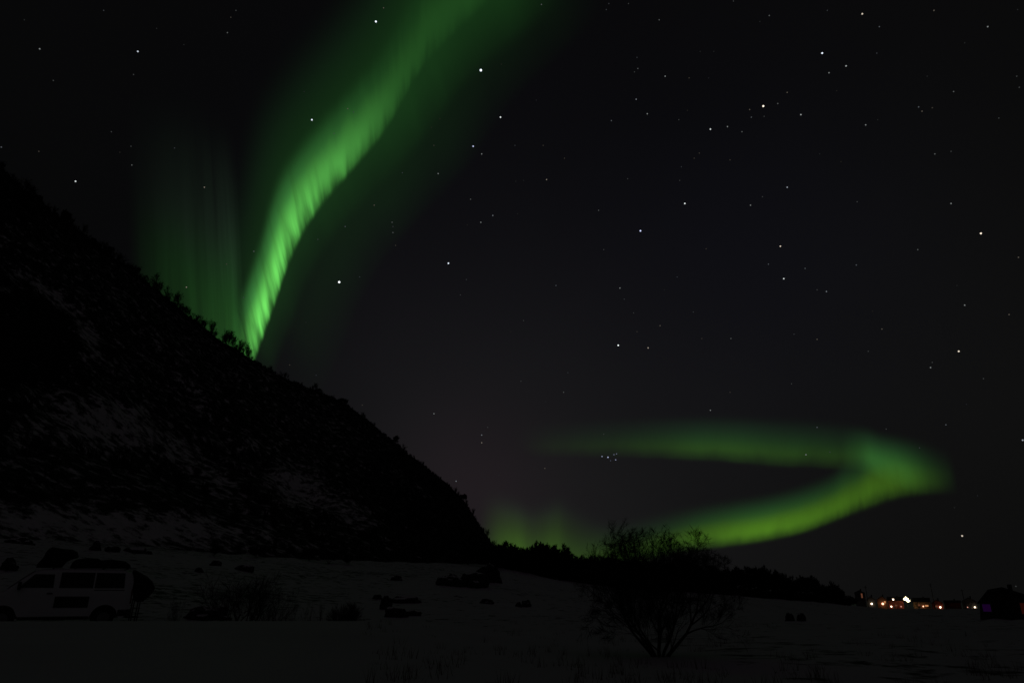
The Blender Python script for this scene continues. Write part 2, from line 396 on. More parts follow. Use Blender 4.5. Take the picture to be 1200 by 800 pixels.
# faint veil right of the band
VEIL = [(x0+80+30*i/16, y0+45, x1+20+30*i/16, y1-10) for i, (x0, y0, x1, y1) in enumerate(MAIN)]
aurora('very faint dark green veil along the lower side of the rising band', VEIL,
       [(0, 0.0), (.2, .008), (.4, .010), (.6, .008), (.8, .007), (1, .006)],
       [(0, 0, G2), (.15, .3, G2), (.35, 1, G2), (.55, 1, G2), (.8, .5, TEAL), (1, 0, TEAL)], rays=(.6, 6, .1), nu=120, seed=18.)
# pale veil left of it
aurora('pale grey green aurora veil of vertical rays above the tree-covered ridge',
       [(150, 350, 140, 90), (180, 375, 172, 80), (210, 395, 200, 80), (240, 425, 228, 90), (262, 440, 248, 110), (280, 450, 264, 120), (292, 460, 276, 130)],
       [(0, 0), (.15, .006), (.35, .020), (.52, .028), (.68, .048), (.78, .062), (.85, .048), (.91, .02), (1, 0)],
       [(0, .5, G1), (.12, 1, G1), (.3, .85, G2), (.48, .40, GREY), (.66, .18, GREY), (.85, .05, GREY), (1, 0, GREY)], rays=(2.3, 10, .2), nu=160, seed=5.3)
# low arcs
LOWD = None
aurora('faint upper arm of the low green aurora loop above the leafless tree',
       [(600, 536, 596, 484), (650, 538, 648, 486), (700, 539, 698, 484), (750, 540, 750, 482), (800, 542, 800, 480), (850, 545, 850, 480), (900, 550, 900, 482), (950, 552, 952, 484), (1000, 555, 1002, 489), (1030, 558, 1034, 494)],
       [(0, 0), (.12, .008), (.28, .016), (.42, .034), (.56, .058), (.68, .046), (.8, .034), (.9, .03), (1, 0)],
       [(0, 0, YG2), (.08, .12, YG2), (.22, .8, YG2), (.32, 1, YG2), (.46, .66, G1), (.64, .34, TEAL), (.82, .12, TEAL), (1, 0, TEAL)], rays=(.9, 10, .12), nu=200, seed=2.2)
aurora('bright yellow green lower arm and hooked end of the low aurora loop',
       [(600, 690, 598, 615), (660, 682, 657, 612), (720, 670, 717, 604), (780, 656, 777, 592), (820, 648, 818, 585), (860, 643, 858, 579), (900, 637, 900, 572), (940, 628, 941, 561), (972, 617, 973, 547), (990, 610, 989, 530),
        (1007, 604, 1003, 520), (1024, 598, 1016, 507), (1050, 589, 1039, 504), (1074, 585, 1064, 506), (1098, 583, 1090, 513), (1128, 581, 1122, 524)],
       [(0, 0), (.1, .012), (.2, .05), (.28, .11), (.36, .175), (.43, .17), (.5, .14), (.57, .115), (.64, .09), (.70, .10), (.76, .12), (.82, .09), (.88, .042), (.94, .012), (1, 0)],
       [(0, 0, YG), (.09, .2, YG), (.2, .9, YG), (.3, 1, YG), (.42, .72, YG), (.56, .34, G1), (.74, .12, TEAL), (1, 0, TEAL)], rays=(1.1, 14, .16), nu=320, nv=50, seed=11.)
aurora('slanting light green streak inside the hook of the low aurora loop',
       [(985, 550, 980, 500), (1006, 554, 998, 494), (1025, 562, 1013, 495), (1048, 572, 1033, 500), (1070, 580, 1057, 504), (1095, 583, 1083, 510), (1125, 582, 1116, 522)],
       [(0, 0), (.12, .012), (.28, .055), (.42, .09), (.6, .07), (.8, .02), (1, 0)],
       [(0, 0, G1), (.15, .2, G1), (.35, 1, G1), (.5, .8, G1), (.7, .3, TEAL), (1, 0, TEAL)], rays=(.6, 7, .08), nu=120, seed=21.)
aurora('dim green glow in the gap between mountain foot and dark trees',
       [(560, 690, 560, 560), (585, 690, 585, 565), (600, 690, 600, 570), (612, 690, 611, 575), (625, 690, 624, 580), (640, 690, 640, 575), (655, 690, 655, 570), (668, 690, 667, 575), (690, 690, 690, 590), (720, 690, 720, 600), (760, 690, 760, 610)],
       [(0, 0.03), (.15, .085), (.27, .10), (.35, .075), (.42, .06), (.5, .068), (.58, .075), (.65, .045), (.74, .03), (.84, .035), (1, 0)],
       [(0, .8, YG), (.3, 1, YG), (.45, .72, YG), (.6, .35, YG), (.78, .12, GREY), (1, 0, GREY)], rays=(.7, 11, .08), nu=140, seed=31.)

# ------------------------------------------------------------------ stars
STARS = """46 57 2;121 12 1;161 60 3;183 33 .6;215 52 .6;270 20 1;276 12 1;266 38 1.5;28 23 .7;62 94 1;156 87 1;130 154 1;153 171 1;154 193 1.5;204 173 1;1 172 1.5;45 177 1;140 178 .7
440 25 5;449 9 1.3;563 82 7;365 140 4;356 107 .7;407 127 1.5;414 131 1.2;391 156 1;586 137 3.5;554 171 3.5;564 180 2;508 170 1;505 149 .6;515 139 .7;587 75 .6
634 5 1.3;713 4 1;710 11 1;736 4 .8;772 23 1.3;746 67 1;747 80 1.3;743 84 .8;779 89 2;807 91 1;745 116 2;758 133 2.2;716 141 1.7;795 140 1;805 129 .7;832 151 3;852 148 2;869 154 1.7;878 128 1.3;880 137 1.5;894 124 5;895 136 1;636 170 1;661 185 1;603 170 .8;819 179 1;813 185 .8;855 187 1.2;798 195 .8;830 91 .6;836 60 .7;820 60 .6;628 117 .7;890 25 .7;859 1 1
901 18 1.5;1010 16 3;1030 31 1.3;1027 62 1;963 62 4;991 77 2.5;971 85 1.8;922 108 1.5;911 121 1.5;938 134 2.3;1014 146 2;1094 12 1.5;969 12 .8;1157 31 1.8;1117 107 1.3;1076 125 1.7;1080 130 1.3;1092 126 1.2;1095 180 1.6;1114 177 1;1191 89 .8;1194 102 1.2;1170 138 .8;1086 89 .7;980 106 .6;960 180 .7;985 189 .6;1130 50 .6;1192 11 .6;1028 140 .6
239 219 2;297 294 1.5;265 309 1.2;218 336 2;285 348 1;372 280 1;397 330 6;358 377 .7;88 212 3
471 202 1;513 203 2;551 233 1.5;640 210 2.2;577 252 1.8;563 260 2;547 263 .7;438 240 1.3;404 265 1.3;459 260 1.3;460 265 1;460 272 1.4;463 287 1.2;525 308 4;546 327 1;539 345 .9;651 334 1.6;613 375 1;606 250 .7;421 324 .8;598 388 .7;613 211 .6;604 212 .7
701 246 1.3;750 270 4.5;802 238 3.5;879 240 1.8;893 230 1;707 292 1.2;726 337 2.2;731 350 1;742 366 .8;773 381 1.7;746 388 .9;812 365 .9;856 396 1.5;822 396 .8;793 324 .9;827 291 .8;900 309 1.5;735 209 .8;796 211 .8;778 339 .6
922 219 2.3;914 288 3;918 326 2.8;943 314 1.5;968 341 2;957 339 .8;1003 310 1.7;1004 236 1.2;1114 238 1.8;1149 273 4;1075 292 1.3;1193 301 1.3;1130 357 1.8;1182 368 1.3;1033 385 1.3;957 397 1.3;1121 334 .7;930 391 1;1022 364 .6
339 427 1;370 439 .8;424 474 1;508 484 1.8;564 509 1.8;564 518 1.8;571 500 1;534 563 2;584 556 .7;724 404 4;759 407 2.5;610 446 1.2;660 459 1.3;665 436 .8;638 548 1.3;639 470 .7
705 534 2.6;712 535 3;719 532 2;721 538 2.3;715 539 1.4;722 531 1.8;832 480 1.8;855 459 .8;707 508 .8;957 500 1.5;944 532 2;972 529 1.2;1123 411 3.5;1090 430 2;1092 424 1;1017 411 1.2;1152 443 1.2;1108 497 1.5;1198 515 2.5;1077 524 .8;1038 502 .8;927 449 1;1127 627 3.2;1118 594 .6;1145 580 .6;1190 686 .8;1132 473 .6"""
BRIGHT = {(563, 82): 'brightest white star, just below the top end of the green band', (397, 330): 'bright bluish white star right of the green band over the mountain slope',
          (440, 25): 'bright star near the top edge left of the green band', (894, 124): 'bright star at the right end of a small star group high in the dark sky',
          (365, 140): 'bright star on the faint left fringe of the green band', (750, 270): 'bright blue star alone in the middle of the sky',
          (525, 308): 'white star midway between the bluish star and the blue star', (1149, 273): 'bright star alone near the far edge of the sky, above the purple window hut',
          (963, 62): 'bright star at the top of a small triangle of stars', (724, 404): 'white star above the tight star cluster, brighter of a level pair',
          (586, 137): 'white star below the brightest star, clear of the green band', (554, 171): 'small blue star beside a fainter companion right of the green band',
          (802, 238): 'white star above and beside the blue star', (1123, 411): 'white star above the hooked end of the low aurora',
          (1127, 627): 'white star lowest in the sky, above the village lights', (161, 60): 'brightest star in the empty upper left corner of the sky',
          (88, 212): 'star close above the dark upper mountain slope', (832, 151): 'bright left star of the short level row',
          (1010, 16): 'star close to the top edge above the triangle of stars', (914, 288): 'upper star of a vertical pair in the bluish sky',
          (918, 326): 'lower star of a vertical pair in the bluish sky', (1198, 515): 'star cut by the picture edge level with the low aurora',
          (534, 563): 'star touching the mountain slope line above the green gap glow'}
def region(x, y):
    if 700 < x < 726 and 525 < y < 545: return 'small pale star in the tight cluster below the aurora arm', 'stars of the tight cluster'
    if 555 < x < 575 and 495 < y < 522: return 'faint star in the short vertical row right of the mountain', 'stars of the short vertical row'
    if 455 < x < 466 and 255 < y < 290: return 'faint star in the short vertical chain right of the green band', 'stars of the faint vertical chain'
    if x < 300 and y < 215: return 'faint star in the black sky left of the green band', 'faint stars left of the band'
    if x < 300: return 'faint star seen through the pale aurora veil over the ridge', 'faint stars in the pale veil'
    if x < 425 and y < 200 or (x < 470 and y < 20): return 'faint star shining through the green aurora band', 'faint stars in the green band'
    if x < 600 and y < 400: return 'faint star in the sky right of the green band', 'faint stars right of the band'
    if x < 700 and y > 400: return 'faint star in the grey sky between mountain slope and star cluster', 'faint stars beside the slope'
    if y > 440: return 'faint star around the low green aurora loop', 'faint stars around the low loop'
    if y < 200 and x < 850: return 'faint star in the black upper middle of the sky', 'faint stars upper middle sky'
    if y < 200: return 'faint star in the black upper right part of the sky', 'faint stars upper right sky'
    if x < 850: return 'faint star near the blue star in the middle of the sky', 'faint stars around the blue star'
    return 'faint star in the dark sky above the hooked aurora end', 'faint stars above the hook'
ico = bmesh.new(); bmesh.ops.create_icosphere(ico, subdivisions=2, radius=1.0)
STARD = 2600.0; smats = {}
def star_mesh(cls, blue):
    key = (cls, blue)
    if key not in smats:
        me = bpy.data.meshes.new('star'); ico.to_mesh(me)
        st = {.5: .018, 1: .045, 1.5: .09, 2: .19, 2.5: .36, 3: .7, 3.5: .9, 4: 1.2, 5: 1.6}[cls]
        c_ = ((.93, 1, 1.0), (.62, .68, 1.0), (1, .86, .70), (.80, .88, 1))[blue]
        me.materials.append(emis('starlight', c_, st, False)); smats[key] = me
    return smats[key]
for s_ in STARS.replace('\n', ';').split(';'):
    x, y, mg = [float(q) for q in s_.split()]
    cls = min((.5, 1, 1.5, 2, 2.5, 3, 3.5, 4, 5), key=lambda c_: abs(c_-min(mg, 5)))
    blue = (x, y) in ((750, 270), (554, 171), (397, 330)) or (700 < x < 726 and 525 < y < 545)
    o = bpy.data.objects.new('star', star_mesh(cls, 1 if (blue and mg < 5) else (0, 0, 2, 3)[int(x*7+y*3) % 4])); C.objects.link(o)
    o.location = CAM + ray(x+.5, y+.5)*STARD
    rpx = .42 + .105*min(mg, 7) + (.12 if mg > 5 else 0)
    o.scale = (rpx*STARD/F,)*3
    k = (int(x), int(y))
    if k in BRIGHT: tag(o, BRIGHT[k], 'star', 'bright stars in the night sky')
    else:
        lb, gr = region(x, y); tag(o, lb, 'star', gr)

# ------------------------------------------------------------------ leafless trees
def branchy(seed, H, stems, levels, spread, twig_w, n_twig, droop=0.0, sides=5, stem_r=.05, lean=None, kids=(3, 5), twig_len=.35, wobble=.12, ratio=.62, kmin=.28):
    """a leafless tree: (thick stems, branches and twigs) as two meshes"""
    rnd = random.Random(seed); tr = MB(); cr = MB()
    def rv(): return Vector((rnd.gauss(0, 1), rnd.gauss(0, 1), rnd.gauss(0, 1)))
    def twig(p, d, l, w_):
        q = p + d*l + rv()*l*.12; s = d.cross(rv()).normalized()*w_*.5
        m_ = (p+q)/2 + rv()*l*.06
        cr.add([p-s, p+s, m_+s*.7, q, m_-s*.7], [(0, 1, 2, 3, 4)])
    def grow(p, d, l, r, lev):
        n = 5 if lev < 2 else 4; pts = [p]; dd = d.copy()
        for i in range(n):
            dd = (dd + rv()*wobble + Vector((0, 0, .10 if lev < 2 else (.05-droop)))).normalized(); pts.append(pts[-1] + dd*l/n)
        rr = [r*(1-.62*i/n) for i in range(n+1)]
        (tr if lev == 0 else cr).tube(pts, rr, sides if lev == 0 else (4 if lev < 2 else 3), cap=False)
        if lev >= levels-1:
            for _ in range(n_twig):
                k = rnd.uniform(.15, 1); i = min(n-1, int(k*n)); q = pts[i].lerp(pts[i+1], k*n-i)
                twig(q, (dd*.9 + rv()*.5 + Vector((0, 0, .15-droop))).normalized(), twig_len*rnd.uniform(.5, 1.2), twig_w)
            return
        for c_ in range(rnd.randint(*kids) + (2 if lev == 0 else 0)):
            k = rnd.uniform(kmin, 1.0) if c_ else 1.0; i = min(n-1, int(k*n)); q = pts[i].lerp(pts[i+1], min(1, k*n-i))
            t_ = (pts[i+1]-pts[i]).normalized(); side = t_.cross(rv()).normalized()
            nd = (t_*cos(spread) + side*sin(spread)*rnd.uniform(.6, 1.15)).normalized()
            if c_ == 0: nd = (t_*.9 + side*.3).normalized()
            grow(q, nd, l*rnd.uniform(ratio*.85, ratio*1.15), max(.0025, r*(.36 + .12*(1-k))), lev+1)
    for s in range(stems):
        a = 2*pi*s/max(1, stems) + rnd.uniform(-.3, .3); sp = (lean if lean is not None else .2)*(rnd.uniform(.6, 1.2) if stems > 1 else .3)
        d = Vector((cos(a)*sin(sp), sin(a)*sin(sp), cos(sp)))
        grow(Vector((cos(a)*stem_r*1.2*(stems > 1), sin(a)*stem_r*1.2*(stems > 1), -.15)), d, H*.5, stem_r*rnd.uniform(.7, 1.1), 0)
    return tr, cr
def make_tree(name, trm, crm, trunk='trunk', crown='crown', **kw):
    t_ = empty(name, (0, 0, 0), **kw); trm.build(trunk, M['bark'], t_, smooth=True); crm.build(crown, M['twig'], t_); return t_
def norm_height(*mbs, H=None):
    zs = [v[2] for m_ in mbs for v in m_.v]; zmax = np.percentile(zs, 99.5); k = H/zmax
    for m_ in mbs: m_.v = [(v[0]*k, v[1]*k, v[2]*k) for v in m_.v]

# prototypes for far birches
used = {}
dense = []
for s_ in range(4):
    tr, cr = branchy(140+s_, 6, 4, 4, .62, .16, 15, stem_r=.09, lean=.42, kids=(3, 5), twig_len=.7)
    norm_height(tr, cr, H=1.0); dense.append((tr.mesh('trunk', True), cr.mesh('crown')))
for a_, b_ in dense: a_.materials.append(M['bark']); b_.materials.append(M['twig'])
feathery = []
for s_ in range(5):
    tr, cr = branchy(240+s_, 6, 5, 4, .30, .035, 6, kmin=.06, ratio=.56, stem_r=.05, lean=.34, kids=(3, 5), twig_len=.5)
    norm_height(tr, cr, H=1.0); feathery.append((tr.mesh('trunk', True), cr.mesh('crown')))
for a_, b_ in feathery: a_.materials.append(M['bark']); b_.materials.append(M['twig'])
def plant(name, pool, P, H, label, cat, group, sx=1.0):
    a_, b_ = random.choice(pool)
    t_ = empty(name, P, random.uniform(0, 6.28), label=label, cat=cat, group=group)
    t_.scale = (H*sx, H*sx, H)
    link('trunk', a_, None, t_); link('crown', b_, None, t_); return t_
# birches standing on the skyline of the mountain
x = -40.0
while x < 590:
    P = mpos(x, 1.0 - random.uniform(0, .012))
    big = 170 < x < 292
    H = random.choice((2.4, 3.4, 4.2, 5.0, 6.6))*random.uniform(.85, 1.15) if big else random.uniform(1.6, 4.8) if x < 170 else random.choice((1.2, 1.7, 2.3, 3.4))*random.uniform(.8, 1.2)
    if x > 540: H = random.uniform(1.6, 4.6)
    lab = ('tall leafless birch on the ridge against the pale green veil' if big else
           'dark leafless birch on the upper ridge against black sky' if x < 170 else
           'low leafless birch on the ridge between bright band and slope shoulder' if x < 420 else
           'low leafless birch on the lower ridge running down to the valley')
    plant('birch_tree', feathery if big or random.random() < .75 else dense, P-Vector((0, 0, .4)), H, lab, 'tree', 'birches ' + ('in front of the pale veil' if big else 'on the upper ridge' if x < 170 else 'on the middle ridge' if x < 420 else 'on the lower ridge'), random.uniform(.8, 1.3))
    x += random.choice((1.5, 2.5, 3.5, 5, 9)) if big else random.choice((2, 3, 4.5, 8, 12))

# scrub covering the slope: one mass
sb = MB(); rnd = random.Random(5)
for i in range(6700):
    px = rnd.uniform(-120, 590); t_ = rnd.uniform(.02, 1.0)**.85
    if i > 5200: t_ = rnd.uniform(.965, 1.0)
    P = mpos(px, t_); sn_ = snow_at(P)
    if rnd.random() < sn_*1.9 and i <= 5200: continue
    if px < 310 and t_ < .22 and rnd.random() < .85: continue
    H = rnd.uniform(1.0, 2.8)*(.55 if i > 5200 else 1)*(1 if px < 400 else .8)
    for k in range(11):
        a_ = rnd.uniform(0, 2*pi); s = rnd.uniform(.1, .8); b0 = P + Vector((rnd.gauss(0, .5), rnd.gauss(0, .5), -.3)); tip = P + Vector((cos(a_)*s*H*.55, sin(a_)*s*H*.55, H*rnd.uniform(.5, 1)))
        mid = b0.lerp(tip, .6); wv = Vector((cos(a_+1.57), sin(a_+1.57), 0))*H*.075
        sb.add([b0, mid-wv, tip, mid+wv], [(0, 1, 2, 3)])
tag(sb.build('birch_scrub', M['scrub']), 'dense dark leafless scrub covering the snowy mountain slope', 'scrub', kind='stuff')

# trees at the valley end behind the near tree
TL = [(598, 652), (607, 647), (616, 643), (626, 641), (636, 636), (645, 642), (655, 640), (664, 645), (673, 650), (683, 653), (693, 652), (704, 652), (716, 655), (728, 656), (740, 655), (753, 657),
      (766, 658), (780, 660), (795, 660), (810, 661), (825, 664), (838, 667), (850, 668)]
for px, top in TL:
    base_py = interp([(590, 668), (640, 684), (700, 689), (760, 694), (860, 700)], px)[0]
    az = atan2(*ray(px, base_py).xy[:]); rr = interp([(590, 140), (700, 165), (860, 200)], px)[0]*random.uniform(.97, 1.05)
    X, Y = rr*sin(az), rr*cos(az); Z = gz(X, Y); d = ray(px, top-1); H = CAMZ + hypot(X, Y)*d.z/hypot(d.x, d.y) - Z
    plant('birch_tree', dense, (X, Y, Z-.2), H, 'dark bushy leafless tree in the dense row beside the mountain foot' if px < 690 else 'dark bushy leafless tree in the row behind the near leafless tree', 'tree',
          'valley trees beside the mountain foot' if px < 690 else 'valley trees behind the near tree', random.uniform(.8, 1.0))
TR = [(858, 668), (868, 667), (878, 665), (887, 667), (895, 665), (904, 669), (913, 671), (923, 675), (933, 677), (943, 676), (952, 676), (960, 683), (969, 686), (977, 683), (983, 690)]
for px, top in TR:
    az = atan2(*ray(px, 700).xy[:]); rr = interp([(850, 215), (985, 300)], px)[0]*random.uniform(.96, 1.02)
    X, Y = rr*sin(az), rr*cos(az); Z = gz(X, Y); d = ray(px, top-1); H = CAMZ + hypot(X, Y)*d.z/hypot(d.x, d.y) - Z
    plant('birch_tree', dense, (X, Y, Z-.2), H, 'dark leafless tree in the low row between near tree and village lights', 'tree', 'low tree row beside the village', random.uniform(.7, .95))
for px in np.arange(588, 992, 6.5):
    py = interp([(590, 669), (640, 685), (700, 690), (760, 695), (860, 700), (985, 706)], px)[0]
    az = atan2(*ray(px, py).xy[:]); rr = interp([(590, 136), (700, 160), (860, 195), (985, 288)], px)[0]*random.uniform(.97, 1.03)
    X, Y = rr*sin(az), rr*cos(az)
    plant('bush', dense, (X, Y, gz(X, Y)-1.5), random.uniform(4.2, 5.8)*(.8 if px > 850 else 1), 'low dark bush filling the foot of the dark tree row', 'bush', 'bushes under the valley tree row', random.uniform(1.3, 1.7))
# low bushes along the mountain foot
for px, top, bot, Wd in [(362, 643, 657, 1.6), (385, 646, 660, 1.8), (408, 650, 662, 1.6), (340, 640, 653, 1.2), (470, 645, 657, 1.2), (500, 640, 657, 1.4), (548, 640, 662, 1.2), (570, 645, 665, 1.2), (582, 650, 667, 1.1), (250, 640, 652, 1.3), (300, 640, 654, 1.3)]:
    P = hit(px, bot); d = ray(px, top); H = CAMZ + hypot(P.x, P.y)*d.z/hypot(d.x, d.y) - P.z
    plant('bush', dense, P, max(1, H), 'dark leafless bush at the foot of the mountain slope', 'bush', 'bushes along the mountain foot', Wd)

# the near leafless tree
B = hit(773, 769)
dB = hypot(B.x, B.y); d = ray(770, 612); Ht = CAMZ + dB*d.z/hypot(d.x, d.y) - B.z
tr, cr = branchy(911, 3, 7, 5, .60, .0050, 17, stem_r=.045, lean=.60, kmin=.14, kids=(3, 5), twig_len=.24, sides=8, ratio=.66, wobble=.14)
norm_height(tr, cr, H=Ht*1.10)
for m_ in (tr, cr):                     # an even, rounded top as wind-cropped trees have
    for i, v in enumerate(m_.v):
        q = math.sqrt((v[0]/1.42)**2 + (v[1]/1.42)**2 + (v[2]/Ht)**2)
        if q > .88:
            k = (.88 + (q-.88)*.5)/q; m_.v[i] = (v[0]*k, v[1]*k, v[2]*k)
nt_tree = make_tree('leafless_tree', tr, cr, label='leafless many-stemmed tree standing in the snow in front of the low aurora', cat='tree')
nt_tree.location = B
print('near tree at', B, 'height', Ht, 'verts', len(cr.v))

# thin shrubs by the edge of the flat snow
def shrub(px, bot, top, label, seed, stems, sx=1, lean=.3, levels=3, ntw=7, Y=None, w_=.008):
    P = hit(px, bot) if Y is None else at_depth(px, Y)
    d = ray(px, top); H = CAMZ + hypot(P.x, P.y)*d.z/hypot(d.x, d.y) - P.z
    tr, cr = branchy(seed, 1.5, stems, levels, .5, w_, ntw, stem_r=.018, lean=lean, kids=(2, 4), twig_len=.25)
    norm_height(tr, cr, H=H)
    s_ = make_tree('shrub', tr, cr, trunk='stem', crown='twigs', label=label, cat='shrub', group='leafless shrubs along the snow bank'); s_.location = P; s_.scale = (sx, sx, 1)
    return s_
shrub(290, 0, 672, 'large thin leafless shrub behind the snow bank right of the van', 61, 12, 1.25, .65, 3, 8, Y=23.5, w_=.006)
shrub(318, 0, 690, 'smaller thin leafless shrub beside the large one behind the snow bank', 67, 7, 1.2, .6, 3, 7, Y=22.8, w_=.006)
shrub(407, 0, 707, 'small dense round shrub at the end of the snow bank', 62, 16, .9, .5, 4, 7, Y=20.8, w_=.010)
shrub(209, 0, 700, 'thin upright twigs between van and long low boulder', 63, 5, .6, .2, 3, 4, Y=22, w_=.008)
shrub(347, 0, 707, 'first thin upright sapling beside the large thin shrub', 64, 2, .5, .1, 3, 4, Y=21.6)
shrub(362, 0, 703, 'second thin upright sapling, the tallest of three', 65, 2, .5, .1, 3, 4, Y=21.6)
shrub(379, 0, 705, 'third thin upright sapling next to the round shrub', 66, 2, .5, .1, 3, 4, Y=21.6)

# ------------------------------------------------------------------ boulders
def rock_mat():
    m = bpy.data.materials.new('boulder_with_snow'); m.use_nodes = True; t = m.node_tree; p = t.nodes['Principled BSDF']; p.inputs['Roughness'].default_value = .9; p.inputs['Specular IOR Level'].default_value = .15
    g = N(t, 'ShaderNodeNewGeometry'); s = N(t, 'ShaderNodeSeparateXYZ'); L(t, g.outputs['Normal'], s.inputs[0])
    tx = N(t, 'ShaderNodeTexCoord'); n = N(t, 'ShaderNodeTexNoise'); n.inputs['Scale'].default_value = 5; n.inputs['Detail'].default_value = 6; L(t, tx.outputs['Object'], n.inputs['Vector'])
    k = math_n(t, 'ADD', s.outputs['Z'], math_n(t, 'MULTIPLY', n.outputs['Fac'], .5))
    mr = N(t, 'ShaderNodeMapRange'); L(t, k, mr.inputs['Value']); mr.inputs['From Min'].default_value = 1.04; mr.inputs['From Max'].default_value = 1.13
    mx = N(t, 'ShaderNodeMix', data_type='RGBA'); L(t, mr.outputs[0], mx.inputs['Factor']); mx.inputs['A'].default_value = (.03, .028, .027, 1); mx.inputs['B'].default_value = (.7, .7, .71, 1)
    L(t, mx.outputs['Result'], p.inputs['Base Color'])
    b = N(t, 'ShaderNodeBump'); b.inputs['Strength'].default_value = .7; L(t, n.outputs['Fac'], b.inputs['Height']); L(t, b.outputs[0], p.inputs['Normal'])
    return m
M['rock'] = rock_mat()
def rock(x0, y0, x1, y1, label, group='boulders in the snow field', tilt=0, seed=0):
    cx = (x0+x1)/2; P = hit(cx, y1); D = (P-CAM).length; sc_ = D/F
    w_, h_ = (x1-x0)*sc_, (y1-y0)*sc_*1.05
    bm = bmesh.new(); bmesh.ops.create_icosphere(bm, subdivisions=4, radius=1)
    for v in bm.verts:
        n_ = v.co.normalized()
        k = 1 + .38*noise.noise(n_*1.3+Vector((seed*3.7, 2, 1))) + .18*noise.noise(n_*3.1+Vector((seed*1.7, 5, 1))) + .07*noise.noise(n_*8+Vector((seed, 0, 0)))
        v.co = n_*k
        v.co.x *= w_/2*1.02; v.co.y *= max(w_, h_)*.38; v.co.z *= h_*.86
        v.co.z += v.co.x*tilt
        if v.co.z < -h_*.4: v.co.z = -h_*.4
    me = bpy.data.meshes.new('boulder'); bm.to_mesh(me); bm.free(); me.polygons.foreach_set('use_smooth', [True]*len(me.polygons))
    o = link('boulder', me, M['rock'], loc=P+Vector((0, max(w_, h_)*.25, 0)))
    o.location.z = gz(o.location.x, o.location.y)-h_*.02
    return tag(o, label, 'boulder', group)
R = [(446, 700, 458, 714, 'tall left stone of the dark curved outcrop in the middle of the snow field', 0), (456, 697, 490, 706, 'flat upper ledge of the dark curved outcrop in the snow field', .05),
     (450, 711, 474, 723, 'low front stone of the dark curved outcrop in the snow field', 0), (470, 715, 492, 721, 'thin stone at the right end of the dark curved outcrop', 0),
     (515, 674, 545, 687, 'long sloping dark outcrop below the mountain foot', -.1), (540, 671, 572, 688, 'larger dark outcrop stone with snow on top', .05), (558, 664, 586, 682, 'tall dark stone nearest the mountain foot corner', 0),
     (562, 702, 577, 707, 'small flat stone between curved outcrop and tree row', 0), (604, 706, 612, 711, 'small stone, smaller of a close pair', 0), (612, 703, 622, 711, 'small stone, taller of a close pair', 0),
     (459, 674, 470, 680, 'small round stone alone in the upper snow field', 0), (436, 697, 447, 702, 'small flat stone left of the curved outcrop', 0),
     (215, 713, 258, 726, 'long low black boulder beside the van at the bank edge', .0), (922, 719, 932, 727, 'left stone of a small pair in front of the low tree row', .2), (937, 719, 945, 727, 'right stone of a small pair in front of the low tree row', -.2),
     (0, 658, 14, 668, 'dark stone at the left picture edge above the van hood', 0), (5, 629, 30, 636, 'flat stone high in the snow field above the van front', -.15), (95, 615, 125, 621, 'flat stone ledge close under the slope above the van', -.05),
     (145, 641, 170, 648, 'wide flat stone above the rear of the van', -.1), (122, 640, 136, 646, 'small stone left of the wide flat one above the van', 0), (182, 633, 200, 640, 'angular stone up the snow field right of the van', -.1),
     (246, 657, 257, 662, 'round stone above the large thin shrub', 0), (275, 661, 293, 668, 'flat stone above the smaller thin shrub', 0), (228, 665, 236, 670, 'tiny stone between van and large thin shrub', 0), (105, 635, 114, 645, 'small upright stone above the van roof load', 0)]
for i, (x0, y0, x1, y1, lb, ti) in enumerate(R): rock(x0, y0, x1, y1, lb, tilt=ti, seed=i)

# ------------------------------------------------------------------ dry grass poking through the snow
gb = MB(); rnd = random.Random(12)
n_ = 0
while n_ < 420:
    px = rnd.uniform(430, 1210); py = rnd.uniform(722, 812)
    if noise.noise(Vector((px*.012, py*.03, 4))) < -.02: continue
    P = hit(px, py); n_ += 1; hh = rnd.uniform(.06, .2)
    for k in range(7):
        a_ = rnd.uniform(0, 6.28); b0 = P + Vector((rnd.gauss(0, .05), rnd.gauss(0, .05), -.03)); tip = b0 + Vector((cos(a_)*.08, sin(a_)*.08, hh)); s = Vector((cos(a_+1.57), sin(a_+1.57), 0))*.004
        gb.add([b0-s, b0+s, tip], [(0, 1, 2)])
for i in range(260):
    px = rnd.uniform(195, 430); Y = rnd.uniform(20.2, 22.5); P = at_depth(px, Y); hh = rnd.uniform(.2, .75)
    for k in range(4):
        a_ = rnd.uniform(0, 6.28); b0 = P + Vector((rnd.gauss(0, .06), rnd.gauss(0, .06), -.03)); tip = b0 + Vector((cos(a_)*.1, sin(a_)*.1, hh)); s = Vector((cos(a_+1.57), sin(a_+1.57), 0))*.005
        gb.add([b0-s, b0+s, tip], [(0, 1, 2)])
M['grass'] = pbr('dry_grass', (.10, .08, .05), .9)
tag(gb.build('dry_grass', M['grass']), 'thin dry grass blades poking out of the snow', 'grass', kind='stuff')

